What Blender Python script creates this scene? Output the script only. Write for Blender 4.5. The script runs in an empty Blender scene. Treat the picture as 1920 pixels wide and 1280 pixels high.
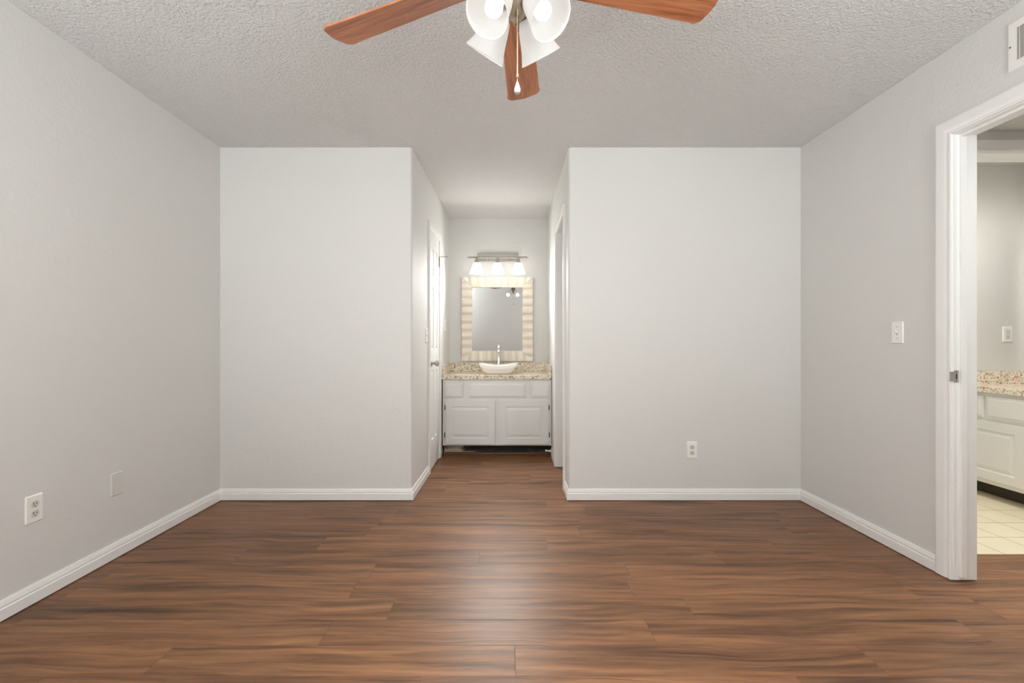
import bpy, bmesh, math, random
from mathutils import Vector, Matrix
random.seed(7)
S = bpy.context.scene
COL = S.collection
PI = math.pi

# ------------------------------------------------------------------ camera
CAMZ = 1.083
cam = bpy.data.objects.new('camera', bpy.data.cameras.new('camera'))
COL.objects.link(cam)
cam.location = (0, 0, CAMZ)
cam.rotation_euler = (PI / 2, 0, 0)
cam.data.sensor_width = 36.0
cam.data.lens = 16.0
cam.data.shift_x = 14 / 1920
cam.data.shift_y = 4 / 1920
cam.data.clip_start = 0.02
S.camera = cam

# ------------------------------------------------------------------ world, exposure, large lights
w = bpy.data.worlds.new('world'); S.world = w
w.use_nodes = True
w.node_tree.nodes['Background'].inputs['Color'].default_value = (0.85, 0.92, 1.0, 1)
w.node_tree.nodes['Background'].inputs['Strength'].default_value = 1.0
S.view_settings.view_transform = 'Standard'
S.view_settings.look = 'None'
S.view_settings.gamma = 1.0
S.view_settings.exposure = 0.05
S.cycles.diffuse_bounces = 8
S.cycles.max_bounces = 14
S.cycles.sample_clamp_indirect = 6.0
S.cycles.caustics_reflective = False

ADDED_WINDOWS = [(-1.93, -1.19), (1.16, 1.90)]        # x ranges of two unseen windows, added behind the camera for fill
REAR = -0.62
FILL_POWER = 61.0
for i, (a, b) in enumerate(ADDED_WINDOWS):
    for k in range(5):                              # added fill strips, tilted up to brighten ceiling and walls; no blinds are built
        L = bpy.data.lights.new('window_daylight', 'AREA')
        L.shape = 'RECTANGLE'; L.size = b - a - .1; L.size_y = .20
        L.energy = FILL_POWER / 5; L.color = (.925, .975, 1.0)
        o = bpy.data.objects.new('window_daylight', L); COL.objects.link(o)
        o.location = ((a + b) / 2, REAR + .085, .98 + .26 * k); o.rotation_euler = (PI / 2 + math.radians(70), 0, 0)

FAN_POWER, VANITY_POWER, HALL_POWER, BATH_POWER = 20.0, 1.9, 72.0, 60.0

def point(name, loc, power, color, radius):
    L = bpy.data.lights.new(name, 'POINT'); L.energy = power; L.color = color; L.shadow_soft_size = radius
    o = bpy.data.objects.new(name, L); COL.objects.link(o); o.location = loc
    return o

def spot(name, loc, aim, power, color, radius, angle=165):
    L = bpy.data.lights.new(name, 'SPOT'); L.energy = power; L.color = color; L.shadow_soft_size = radius
    L.spot_size = math.radians(angle); L.spot_blend = 1.0
    o = bpy.data.objects.new(name, L); COL.objects.link(o); o.location = loc
    o.rotation_euler = Vector(aim).to_track_quat('-Z', 'Y').to_euler()
    return o

spot('hall_lamp', (2.66, 2.02, 2.14), (0, 0, -1), HALL_POWER, (1, .985, .94), .06, 150)
spot('bathroom_lamp', (3.15, 2.80, 2.38), (.1, .05, -1), BATH_POWER, (1, .97, .91), .08, 168)

# ------------------------------------------------------------------ materials
MATS = {}
def srgb(r, g, b):
    f = lambda c: (c / 255 / 12.92) if c / 255 <= .04045 else ((c / 255 + .055) / 1.055) ** 2.4
    return (f(r), f(g), f(b), 1)

class NT:
    def __init__(s, name):
        s.m = bpy.data.materials.new(name); s.m.use_nodes = True
        s.t = s.m.node_tree; s.b = s.t.nodes['Principled BSDF']; s.out = s.t.nodes['Material Output']
        s.geo = None
    def n(s, typ, inp=None, **attr):
        k = s.t.nodes.new('ShaderNode' + typ)
        for a, v in attr.items(): setattr(k, a, v)
        for i, v in (inp or {}).items(): s.set(k.inputs[i], v)
        return k
    def set(s, sock, v):
        if isinstance(v, bpy.types.NodeSocket): s.t.links.new(v, sock)
        else: sock.default_value = v
    def pos(s):
        if not s.geo: s.geo = s.n('NewGeometry')
        return s.geo.outputs['Position']
    def math(s, op, a, b=0.0):
        return s.n('Math', {0: a, 1: b}, operation=op).outputs[0]
    def mapv(s, v, scale=(1, 1, 1), loc=(0, 0, 0), rot=(0, 0, 0)):
        return s.n('Mapping', {'Vector': v, 'Scale': scale, 'Location': loc, 'Rotation': rot}).outputs[0]
    def noise(s, v, scale, detail=2.0, rough=.5, dist=0.0):
        return s.n('TexNoise', {'Vector': v, 'Scale': scale, 'Detail': detail, 'Roughness': rough, 'Distortion': dist}).outputs['Fac']
    def ramp(s, f, stops):
        r = s.n('ValToRGB', {'Fac': f}); e = r.color_ramp.elements
        while len(e) < len(stops): e.new(.5)
        for k, (p, c) in zip(e, stops): k.position = p; k.color = c
        return r.outputs['Color']
    def mix(s, f, a, b, mode='MIX'):
        k = s.n('Mix', data_type='RGBA', blend_type=mode)
        s.set(k.inputs[0], f); s.set(k.inputs[6], a); s.set(k.inputs[7], b)
        return k.outputs[2]
    def p(s, **kw):
        names = dict(color='Base Color', rough='Roughness', metal='Metallic', normal='Normal', spec='Specular IOR Level',
                     emit='Emission Color', power='Emission Strength', coat='Coat Weight', coat_rough='Coat Roughness', alpha='Alpha',
                     trans='Transmission Weight', ior='IOR')
        for k, v in kw.items(): s.set(s.b.inputs[names[k]], v)
        return s
    def bump(s, h, strength, dist, normal=None):
        d = {'Height': h, 'Strength': strength, 'Distance': dist}
        if normal: d['Normal'] = normal
        return s.n('Bump', d).outputs['Normal']

def simple(name, col, rough=.5, metal=0.0, fine=0.0, **kw):
    t = NT(name)
    v = t.noise(t.pos(), 35, 3)
    c = t.mix(t.math('MULTIPLY', v, .10), col, tuple(x * .86 for x in col[:3]) + (1,))
    t.p(color=c, rough=rough, metal=metal, **kw)
    if fine: t.p(normal=t.bump(t.noise(t.pos(), 140, 2), fine, .001))
    MATS[name] = t.m
    return t.m

def make_wall(name, col):
    t = NT(name)
    a = t.noise(t.pos(), 75, 3, .55); b = t.noise(t.pos(), 24, 2)
    h = t.math('ADD', a, t.math('MULTIPLY', b, .8))
    c = t.mix(t.math('MULTIPLY', t.noise(t.pos(), 1.3, 2), .12), col, tuple(x * .93 for x in col[:3]) + (1,))
    t.p(color=c, rough=.68, spec=.16, normal=t.bump(h, .32, .0045))
    MATS[name] = t.m
make_wall('wall_paint', srgb(219.5, 218.7, 216))

def make_ceiling():
    t = NT('popcorn_ceiling')
    d = t.n('TexVoronoi', {'Vector': t.pos(), 'Scale': 80.0, 'Randomness': 1.0}, feature='SMOOTH_F1').outputs['Distance']
    a = t.noise(t.pos(), 118, 4, .65)
    h = t.math('ADD', t.math('MULTIPLY', a, 1.3), t.math('MULTIPLY', d, -.9))
    t.p(color=srgb(246, 245, 243), rough=.9, spec=.15, normal=t.bump(h, .95, .0125))
    MATS['popcorn'] = t.m
make_ceiling()

def make_floor():
    t = NT('wood_plank_floor')
    x = t.n('SeparateXYZ', {0: t.pos()})
    X, Y = x.outputs[0], x.outputs[1]
    W, LEN = .152, 1.22
    ry = t.math('DIVIDE', t.math('ADD', Y, 10.07), W)
    row = t.math('FLOOR', ry); fy = t.math('FRACT', ry)
    rn = t.n('TexWhiteNoise', {'W': row}, noise_dimensions='1D').outputs['Value']
    rx = t.math('ADD', t.math('DIVIDE', t.math('ADD', X, 20.0), LEN), t.math('MULTIPLY', rn, 7.31))
    pl = t.math('FLOOR', rx); fx = t.math('FRACT', rx)
    pid = t.math('ADD', t.math('MULTIPLY', pl, 13.7), t.math('MULTIPLY', row, 57.3))
    pr = t.n('TexWhiteNoise', {'W': pid}, noise_dimensions='1D').outputs['Value']
    co = t.n('CombineXYZ', {0: X, 1: Y, 2: t.math('MULTIPLY', pr, 40.0)}).outputs[0]
    # slow wander of the grain lines
    warp = t.noise(t.mapv(co, (1.6, 5, 1)), 1.0, 2)
    co2 = t.n('CombineXYZ', {0: X, 1: t.math('ADD', Y, t.math('MULTIPLY', t.math('SUBTRACT', warp, .5), .11)), 2: t.math('MULTIPLY', pr, 40.0)}).outputs[0]
    g1 = t.noise(t.mapv(co2, (1.5, 27, 1)), 1.0, 5, .66, .2)
    g4 = t.noise(t.mapv(co2, (1.4, 62, 1)), 1.0, 2, .5, .3)
    g2 = t.noise(t.mapv(co2, (3.2, 120, 1)), 1.0, 3, .6)
    g3 = t.noise(t.mapv(co2, (1.0, 8, 1)), 1.0, 3, .55, .4)
    base = t.ramp(g1, [(.28, srgb(66, 43, 29)), (.41, srgb(100, 69, 47)), (.54, srgb(126, 89, 61)), (.70, srgb(152, 109, 75))])
    red = t.ramp(g3, [(.40, (0, 0, 0, 1)), (.72, (1, 1, 1, 1))])
    base = t.mix(t.math('MULTIPLY', red, .38), base, srgb(148, 100, 69))
    dark = t.ramp(g3, [(.26, (1, 1, 1, 1)), (.42, (0, 0, 0, 1))])
    base = t.mix(t.math('MULTIPLY', dark, .42), base, srgb(72, 48, 35))
    fine = t.ramp(g2, [(.30, (.72, .72, .72, 1)), (.6, (1.06, 1.06, 1.06, 1))])
    base = t.mix(.55, base, t.mix(1.0, base, fine, 'MULTIPLY'))
    thin = t.ramp(g4, [(.30, (1, 1, 1, 1)), (.39, (0, 0, 0, 1))])
    base = t.mix(t.math('MULTIPLY', thin, .5), base, srgb(62, 40, 28))
    tint = t.n('HueSaturation', {'Hue': .5, 'Saturation': 1.0, 'Value': t.math('ADD', .90, t.math('MULTIPLY', pr, .2)), 'Color': base}).outputs[0]
    # seams
    ey = t.math('MULTIPLY', t.math('MINIMUM', fy, t.math('SUBTRACT', 1.0, fy)), W)
    ex = t.math('MULTIPLY', t.math('MINIMUM', fx, t.math('SUBTRACT', 1.0, fx)), LEN)
    e = t.math('MINIMUM', ex, ey)
    seam = t.n('MapRange', {0: e, 1: 0.0, 2: .0022, 3: 0.0, 4: 1.0}).outputs[0]
    col = t.mix(t.math('MULTIPLY', t.math('SUBTRACT', 1.0, seam), .38), tint, srgb(52, 38, 32))
    h = t.math('ADD', t.math('MULTIPLY', g2, .35), t.math('MULTIPLY', seam, .7))
    h2 = t.noise(t.mapv(co, (5, 60, 1)), 1.0, 2)
    h = t.math('ADD', h, t.math('MULTIPLY', h2, .5))
    rough = t.math('ADD', .33, t.math('MULTIPLY', g2, .10))
    t.p(color=col, rough=rough, spec=.27, normal=t.bump(h, .34, .0012))
    MATS['floor'] = t.m
make_floor()

def make_tile():
    t = NT('cream_floor_tile')
    x = t.n('SeparateXYZ', {0: t.pos()})
    P = .208
    def edge(v, off):
        f = t.math('FRACT', t.math('DIVIDE', t.math('ADD', v, off), P))
        return t.math('MULTIPLY', t.math('MINIMUM', f, t.math('SUBTRACT', 1.0, f)), P)
    e = t.math('MINIMUM', edge(x.outputs[0], 10 * P - 2.58 + 3 * P), edge(x.outputs[1], 12 * P - 2.343))
    g = t.n('MapRange', {0: e, 1: .0016, 2: .0032, 3: 0.0, 4: 1.0}).outputs[0]
    c = t.mix(t.noise(t.pos(), 6, 3), srgb(226, 214, 184), srgb(236, 226, 200))
    col = t.mix(g, srgb(168, 150, 112), c)
    t.p(color=col, rough=.3, normal=t.bump(g, .6, .002))
    MATS['tile'] = t.m
make_tile()

def make_granite():
    t = NT('speckled_granite')
    a = t.noise(t.pos(), 55, 4, .6, .6); b = t.noise(t.mapv(t.pos(), loc=(3, 5, 1)), 95, 3, .6); c = t.noise(t.mapv(t.pos(), loc=(9, 2, 4)), 16, 3)
    col = t.ramp(a, [(.34, srgb(156, 130, 106)), (.44, srgb(210, 192, 168)), (.51, srgb(236, 227, 211)), (.68, srgb(243, 237, 226))])
    dk = t.ramp(t.math('ADD', b, t.math('MULTIPLY', t.math('SUBTRACT', c, .5), .55)), [(.61, (0, 0, 0, 1)), (.66, (1, 1, 1, 1))])
    col = t.mix(t.math('MULTIPLY', dk, .8), col, srgb(92, 74, 58))
    t.p(color=col, rough=.16, spec=.5)
    MATS['granite'] = t.m
make_granite()

def make_cherry(name='cherry_veneer'):
    t = NT(name)
    tc = t.n('TexCoord').outputs['Object']
    wv = t.noise(t.mapv(tc, (2.4, 12, 4)), 1.0, 3)
    v = t.n('CombineXYZ', {0: t.n('SeparateXYZ', {0: tc}).outputs[0], 1: t.math('ADD', t.n('SeparateXYZ', {0: tc}).outputs[1], t.math('MULTIPLY', wv, .03)), 2: 0.0}).outputs[0]
    g = t.noise(t.mapv(v, (4, 60, 1)), 1.0, 4, .6, .3)
    f = t.noise(t.mapv(v, (12, 260, 1)), 1.0, 2)
    c = t.ramp(g, [(.28, srgb(146, 86, 56)), (.5, srgb(194, 124, 84)), (.72, srgb(216, 148, 104))])
    c = t.mix(t.math('MULTIPLY', f, .35), c, srgb(122, 68, 44))
    t.p(color=c, rough=.38, spec=.4)
    MATS['cherry'] = t.m
make_cherry()

simple('trim_paint', srgb(240, 240, 238), .35, fine=.08)
simple('cabinet_paint', srgb(230, 230, 228), .4, fine=.06)
simple('white_plastic', srgb(242, 240, 236), .3)
simple('painted_plate', srgb(216, 215, 211), .55)
simple('brushed_nickel', srgb(172, 168, 162), .5, .45)
simple('slot_dark', srgb(48, 44, 40), .6)
simple('outlet_face', srgb(218, 214, 206), .35)
simple('nickel', srgb(188, 185, 181), .42, .75)
simple('chrome', srgb(225, 224, 222), .12, 1.0)
simple('pewter', srgb(112, 110, 106), .4, .8)
simple('brass_nickel', srgb(176, 164, 142), .28, .9)
simple('porcelain', srgb(247, 246, 243), .1)
simple('frame_cream', srgb(228, 219, 204), .38, .15, fine=.1)
simple('dark_void', srgb(60, 58, 55), .8)
simple('crystal', srgb(176, 174, 169), .38, .25)
simple('chain_beads', srgb(240, 226, 196), .3, .3)
simple('shoe_mold', srgb(104, 68, 48), .5)
simple('bronze_fob', srgb(120, 100, 82), .4, .6)
simple('slot_grey', srgb(176, 172, 166), .6)

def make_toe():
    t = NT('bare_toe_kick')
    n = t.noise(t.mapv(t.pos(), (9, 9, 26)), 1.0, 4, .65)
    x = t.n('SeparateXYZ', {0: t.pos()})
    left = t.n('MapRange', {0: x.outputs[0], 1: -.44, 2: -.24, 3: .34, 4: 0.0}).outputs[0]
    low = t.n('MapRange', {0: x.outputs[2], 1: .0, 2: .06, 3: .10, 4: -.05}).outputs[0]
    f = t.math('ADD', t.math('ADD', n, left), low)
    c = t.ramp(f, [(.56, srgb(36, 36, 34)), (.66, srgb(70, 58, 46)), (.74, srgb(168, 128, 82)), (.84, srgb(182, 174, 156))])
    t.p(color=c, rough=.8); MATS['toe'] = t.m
make_toe()
simple('toe_plain', srgb(58, 52, 40), .7)

def make_glow(name, col, power, trans=.5, alb=.9):
    t = NT(name)
    tr = t.n('BsdfTranslucent', {'Color': (alb, alb * .985, alb * .96, 1)}); gl = t.b
    t.p(color=(alb, alb * .99, alb * .97, 1), rough=.25, emit=col, power=power)
    m = t.n('MixShader', {0: trans, 1: gl.outputs[0], 2: tr.outputs[0]})
    t.t.links.new(m.outputs[0], t.out.inputs['Surface'])
    MATS[name] = t.m
make_glow('frosted_shade', (1, .98, .95, 1), .48, .5, .64)
make_glow('vanity_shade', (1, .985, .95, 1), 3.0)
def make_emit(name, col, power):
    t = NT(name); t.p(color=(.9, .9, .9, 1), emit=col, power=power, rough=.3); MATS[name] = t.m
make_emit('bulb_glow', (1, .97, .92, 1), .9)

def make_mirror():
    t = NT('mirror_silver'); t.p(color=(.62, .62, .61, 1), metal=1.0, rough=.012); MATS['mirror'] = t.m
make_mirror()
def make_pane():
    t = NT('window_pane')
    tr = t.n('BsdfTransparent'); gl = t.n('BsdfGlossy', {'Roughness': .02})
    m = t.n('MixShader', {0: .06, 1: tr.outputs[0], 2: gl.outputs[0]})
    t.t.links.new(m.outputs[0], t.out.inputs['Surface']); MATS['pane'] = t.m
make_pane()

# ------------------------------------------------------------------ mesh helpers
def obj(name, bm, mat, parent=None, smooth=False, loc=None):
    bmesh.ops.remove_doubles(bm, verts=bm.verts, dist=1e-6)
    bmesh.ops.recalc_face_normals(bm, faces=bm.faces)
    me = bpy.data.meshes.new(name); bm.to_mesh(me); bm.free()
    me.materials.append(MATS[mat])
    if smooth:
        for p in me.polygons: p.use_smooth = True
        try: me.set_sharp_from_angle(angle=math.radians(38))
        except Exception: pass
    o = bpy.data.objects.new(name, me); COL.objects.link(o)
    if parent:
        o.parent = parent
        if parent.type == 'EMPTY' or loc is None:
            o.matrix_parent_inverse = parent_world(parent).inverted()
    return o

def parent_world(o):
    m = o.matrix_basis.copy()
    if o.parent: m = parent_world(o.parent) @ o.matrix_parent_inverse @ m
    return m

def thing(name, label, cat, loc=(0, 0, 0), group=None):
    o = bpy.data.objects.new(name, None); COL.objects.link(o)
    o.location = loc; o.empty_display_size = .05
    return tag(o, label, cat, group)

def tag(o, label, cat, group=None):
    o['label'] = label; o['category'] = cat
    if group: o['group'] = group
    return o

def struct(o, label=None, cat=None):
    o['kind'] = 'structure'
    if label: o['label'] = label
    if cat: o['category'] = cat
    return o

def frame(o, u, v, d):
    o, u, v, d = Vector(o), Vector(u).normalized(), Vector(v).normalized(), Vector(d).normalized()
    return lambda a, b, c=0.0: o + u * a + v * b + d * c

ID = lambda a, b, c=0.0: Vector((a, b, c))

def box(bm, x0, x1, y0, y1, z0, z1, T=ID, bev=0.0):
    vs = [bm.verts.new(T(x, y, z)) for z in (z0, z1) for y in (y0, y1) for x in (x0, x1)]
    fs = [bm.faces.new([vs[i] for i in q]) for q in ((0, 2, 3, 1), (4, 5, 7, 6), (0, 1, 5, 4), (2, 6, 7, 3), (0, 4, 6, 2), (1, 3, 7, 5))]
    if bev:
        es = list({e for f in fs for e in f.edges})
        bmesh.ops.bevel(bm, geom=es, offset=bev, segments=2, profile=.6, affect='EDGES')

def rings(bm, loops, cap0=True, cap1=True, closed=True):
    R = [[bm.verts.new(p) for p in lp] for lp in loops]
    n = len(R[0])
    for a, b in zip(R, R[1:]):
        for i in range(n if closed else n - 1):
            j = (i + 1) % n
            try: bm.faces.new((a[i], a[j], b[j], b[i]))
            except ValueError: pass
    if cap0: bm.faces.new(R[0][::-1])
    if cap1: bm.faces.new(R[-1])
    return R

def lathe(bm, prof, T=ID, n=32, cap0=False, cap1=False):
    rings(bm, [[T(r * math.cos(2 * PI * k / n), r * math.sin(2 * PI * k / n), z) for k in range(n)] for r, z in prof], cap0, cap1)

def tube(bm, pts, r, n=10, cap=True):
    pts = [Vector(p) for p in pts]; loops = []
    for i, p in enumerate(pts):
        t = (pts[min(i + 1, len(pts) - 1)] - pts[max(i - 1, 0)]).normalized()
        a = t.orthogonal().normalized() if i == 0 else (loops_a - t * loops_a.dot(t)).normalized()
        loops_a = a; b = t.cross(a)
        rr = r[i] if isinstance(r, (list, tuple)) else r
        loops.append([p + (a * math.cos(2 * PI * k / n) + b * math.sin(2 * PI * k / n)) * rr for k in range(n)])
    rings(bm, loops, cap, cap)

def sweep(bm, path, prof, T):
    """path: 2D points; prof: (offset to the left of travel, height); T(a, b, h) -> 3D; mitred corners."""
    n = len(path); P = [Vector((p[0], p[1])) for p in path]; loops = []
    for i in range(n):
        d0 = (P[i] - P[i - 1]).normalized() if i else None
        d1 = (P[i + 1] - P[i]).normalized() if i < n - 1 else None
        nl = lambda d: Vector((-d.y, d.x))
        if d0 is None: m = nl(d1)
        elif d1 is None: m = nl(d0)
        else:
            m = (nl(d0) + nl(d1)).normalized(); m = m / max(.2, m.dot(nl(d0)))
        loops.append([T(P[i].x + m.x * o, P[i].y + m.y * o, h) for o, h in prof])
    rings(bm, loops)

def prism(bm, poly, z0, z1):
    rings(bm, [[Vector((x, y, z)) for x, y in poly] for z in (z0, z1)])

def paneled(bm, T, W, H, thick, panels, dep=.008, b=(.010, .006, .022), raise_=.006, edge=.002):
    """A slab W x H with moulded panels on its front (d = 0 at the back, d = thick at the front)."""
    us = sorted({0, W} | {p[0] for p in panels} | {p[1] for p in panels})
    vs = sorted({0, H} | {p[2] for p in panels} | {p[3] for p in panels})
    def rect(u0, u1, v0, v1, d): return [T(u0, v0, d), T(u1, v0, d), T(u1, v1, d), T(u0, v1, d)]
    for u0, u1 in zip(us, us[1:]):
        for v0, v1 in zip(vs, vs[1:]):
            if any(p[0] <= u0 and u1 <= p[1] and p[2] <= v0 and v1 <= p[3] for p in panels): continue
            bm.faces.new([bm.verts.new(q) for q in rect(u0, u1, v0, v1, thick)])
    for u0, u1, v0, v1 in panels:
        k1, k2, k3 = b[0], b[0] + b[1], b[0] + b[1] + b[2]
        rings(bm, [rect(u0, u1, v0, v1, thick), rect(u0 + k1, u1 - k1, v0 + k1, v1 - k1, thick - dep),
                   rect(u0 + k2, u1 - k2, v0 + k2, v1 - k2, thick - dep), rect(u0 + k3, u1 - k3, v0 + k3, v1 - k3, thick - dep + raise_)], cap0=False)
    rings(bm, [rect(0, W, 0, H, 0), rect(0, W, 0, H, thick)], cap1=False)

def rounded(w, h, r, n=5):
    pts = []
    for cx, cy, a0 in ((w / 2 - r, h / 2 - r, 0), (-w / 2 + r, h / 2 - r, PI / 2), (-w / 2 + r, -h / 2 + r, PI), (w / 2 - r, -h / 2 + r, 1.5 * PI)):
        for k in range(n + 1):
            a = a0 + PI / 2 * k / n; pts.append((cx + r * math.cos(a), cy + r * math.sin(a)))
    return pts

def plate(bm, T, w, h, d, r=.004, bev=.003):
    a = rounded(w, h, r); b = rounded(w - 2 * bev, h - 2 * bev, max(.0005, r - bev))
    rings(bm, [[T(x, y, 0) for x, y in a], [T(x, y, d * .45) for x, y in a], [T(x, y, d) for x, y in b]])

def wall_boxes(bm, T, L, thick, H, openings=()):
    """T(u, z, d): d grows into the wall."""
    cuts = sorted({0, L} | {o[0] for o in openings} | {o[1] for o in openings})
    for a, b in zip(cuts, cuts[1:]):
        z = 0.0
        for o in sorted([o for o in openings if o[0] <= a and b <= o[1]], key=lambda o: o[2]):
            if o[2] > z: box(bm, a, b, z, o[2], 0, thick, T)
            z = o[3]
        if z < H: box(bm, a, b, z, H, 0, thick, T)

# ------------------------------------------------------------------ room plan (metres; x right, y away from the camera)
H = 2.44
XL, XR, YB = -1.968, 2.05, 3.150
HL0, HL1 = (-.6425, YB), (-.602, 4.950)         # left wall of the vanity alcove
HR0, HR1 = (.4430, YB), (.4640, 4.950)          # right wall of the vanity alcove
YV = 4.950
TH = .115
THR = .104
UP = (0, 0, 1)

def fl(u0, u1, y): return u0[0] + (u1[0] - u0[0]) * (y - u0[1]) / (u1[1] - u0[1])
hlx = lambda y: fl(HL0, HL1, y)
hrx = lambda y: fl(HR0, HR1, y)

# floor
bm = bmesh.new(); box(bm, XL - TH, XR + THR, REAR - TH, YV + TH, -.06, 0); box(bm, XR + THR, 3.42, .75, 2.342, -.06, 0)
struct(obj('floor', bm, 'floor'), 'brown wood plank floor of the bedroom', 'floor')
bm = bmesh.new(); box(bm, XR + THR, 4.10, 2.342, 3.62, -.06, -.002)
struct(obj('floor_bathroom', bm, 'tile'), 'cream square tile floor seen through the doorway', 'floor')
# ceilings
bm = bmesh.new(); box(bm, XL - TH, XR + THR, REAR - TH, YV + TH, H, H + .06)
struct(obj('ceiling', bm, 'popcorn'), 'white popcorn textured bedroom ceiling', 'ceiling')
bm = bmesh.new(); box(bm, XR + THR, 3.42, .75, 2.30, 2.156, 2.21)
struct(obj('ceiling_hall', bm, 'popcorn'), 'lowered textured ceiling of the hall beyond the doorway', 'ceiling')
bm = bmesh.new(); box(bm, XR + THR, 4.10, 2.30, 3.62, H, H + .06)
struct(obj('ceiling_bathroom', bm, 'popcorn'), 'textured bathroom ceiling beyond the second doorway', 'ceiling')

def wall(name, p0, p1, side, openings=(), label='', h=H, thick=TH, mat='wall_paint', z=0):
    """p0 -> p1 in plan; the wall's thickness lies on `side` (+1 left of travel)."""
    u = Vector((p1[0] - p0[0], p1[1] - p0[1])); L = u.length; u.normalize()
    d = Vector((-u.y, u.x)) * side
    T = frame((p0[0], p0[1], z), (u.x, u.y, 0), UP, (d.x, d.y, 0))
    bm = bmesh.new(); wall_boxes(bm, T, L, thick, h, openings)
    return struct(obj(name, bm, mat), label, 'wall')

wall('wall_left', (XL, REAR), (XL, YB), 1, label='long plain grey wall on the left')
wall('wall_back_left', (XL - TH, YB), (HL0[0] - .02, YB), 1, label='grey back wall left of the vanity alcove')
wall('wall_back_right', (HR0[0] + .02, YB), (XR, YB), 1, label='grey back wall right of the vanity alcove')
DR0, DR1, DRT = 1.30, 2.075, 2.035      # bedroom doorway in the right wall
JT = .018
wall('wall_right', (XR, REAR), (XR, YB + TH), -1, [(DR0 - JT - REAR, DR1 + JT - REAR, 0, DRT + JT)], 'grey right wall with the open doorway', thick=THR)
wall('wall_vanity', (HL1[0] - TH, YV), (HR1[0] + TH, YV), 1, label='end wall of the alcove behind the mirror')
wall('wall_rear', (XL - TH, REAR), (XR + THR, REAR), -1, [(a - XL + TH, b - XL + TH, .85, 2.15) for a, b in ADDED_WINDOWS], 'wall behind the camera with two windows')

def alcove_wall(name, p0, p1, sgn, op, label):
    """a side wall of the alcove, its near corner a small bullnose; sgn: the direction (x) its thickness goes."""
    u = Vector((p1[0] - p0[0], p1[1] - p0[1])); L = u.length; u.normalize()
    d = Vector((u.y, -u.x)) * sgn
    T = frame((p0[0], p0[1], 0), (u.x, u.y, 0), UP, (d.x, d.y, 0))
    bm = bmesh.new()
    wall_boxes(bm, lambda a, b, c=0: T(a + .02, b, c), L - .02, TH, H, [(op[0] - .02, op[1] - .02, op[2], op[3])])
    r = .02; poly = [(0, TH)] + [(r - r * math.sin(t), r - r * math.cos(t)) for t in [PI / 2 * k / 6 for k in range(6, -1, -1)]] + [(r, TH)]
    rings(bm, [[T(a, z, c) for a, c in poly] for z in (0, H)])
    return struct(obj(name, bm, 'wall_paint', smooth=True), label, 'wall'), T, L

LD0, LD1, LDT = 3.812 - YB, 4.276 - YB, 2.04       # linen door along the left alcove wall (u from its corner)
RD0, RD1, RDT = 3.400 - YB, 3.980 - YB, 2.05       # cased opening in the right alcove wall
_, TLW, LL = alcove_wall('wall_alcove_left', HL0, HL1, -1, (LD0 - JT, LD1 + JT, 0, LDT + JT), 'left side wall of the vanity alcove')
_, TRW, LR = alcove_wall('wall_alcove_right', HR0, HR1, 1, (RD0 - JT, RD1 + JT, 0, RDT + JT), 'right side wall of the vanity alcove')
# little closets behind the alcove's side walls
bm = bmesh.new()
box(bm, hrx(YB) + .12, 1.65, 4.40, 4.46, 0, H); box(bm, 1.65, 1.71, YB + TH, 4.46, 0, H)
struct(obj('wall_closet_right', bm, 'wall_paint'), 'closet walls behind the cased opening', 'wall')
bm = bmesh.new()
box(bm, -1.45, hlx(3.6) - .13, 4.55, 4.61, 0, H); box(bm, -1.51, -1.45, YB + TH, 4.61, 0, H)
struct(obj('wall_closet_left', bm, 'wall_paint'), 'closet walls behind the narrow door', 'wall')

# hall and bathroom shell
BO0, BO1, BOT, BY = 2.32, 3.08, 2.045, 2.300       # bathroom opening (x range, head height, y of its wall)
wall('wall_hall_far', (XR + THR, BY), (3.42, BY), 1, [(BO0 - JT - XR - TH, BO1 + JT - XR - TH, 0, BOT + JT)], 'hall wall with the bathroom opening', h=H)
wall('wall_hall_right', (3.36, .75), (3.36, BY), -1, label='hall wall opposite the bedroom door', thick=.06)
wall('wall_hall_near', (XR + THR, .81), (3.36, .81), -1, label='near end wall of the hall', thick=.06)
wall('wall_bathroom_far', (XR + THR, 3.480), (3.95 + .08, 3.480), 1, label='far bathroom wall above the granite counter', thick=.08)
wall('wall_bathroom_right', (3.950, BY + TH), (3.950, 3.480), -1, label='bathroom wall with the large mirror', thick=.08)
bm = bmesh.new(); box(bm, 3.42, 4.03, BY, BY + TH, 0, H)
struct(obj('wall_bathroom_near', bm, 'wall_paint'), 'near bathroom wall beside its opening', 'wall')

# ------------------------------------------------------------------ trim
BASE = [(0, .004), (.0125, .004), (.0125, .048), (.0085, .051), (.0085, .054), (.0108, .057), (.0098, .065), (.0055, .0765), (.0045, .080), (0, .080)]
TXY = lambda a, b, h: Vector((a, b, h))
bm = bmesh.new()
e = .0008
sweep(bm, [(TLW(LD0 - .0575, 0, 0).x + .0, TLW(LD0 - .0575, 0, 0).y), HL0, (XL, YB), (XL, REAR)][::-1], [(-o, h) for o, h in BASE], TXY)
struct(obj('baseboard_left', bm, 'trim_paint', smooth=True), 'white baseboard along the left wall and left back wall', 'baseboard')
bm = bmesh.new()
pR = TRW(RD0 - .0575, 0, 0)
sweep(bm, [(pR.x, pR.y), HR0, (XR, YB), (XR, DR1 + .0705)], [(-o, h) for o, h in BASE], TXY)
struct(obj('baseboard_right', bm, 'trim_paint', smooth=True), 'white baseboard along the right back wall and right wall', 'baseboard')
bm = bmesh.new()
pa, pb = TRW(RD1 + .0575, 0, 0), TRW(4.392 - YB, 0, 0)
sweep(bm, [(pa.x, pa.y), (pb.x, pb.y)], BASE, TXY)
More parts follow.
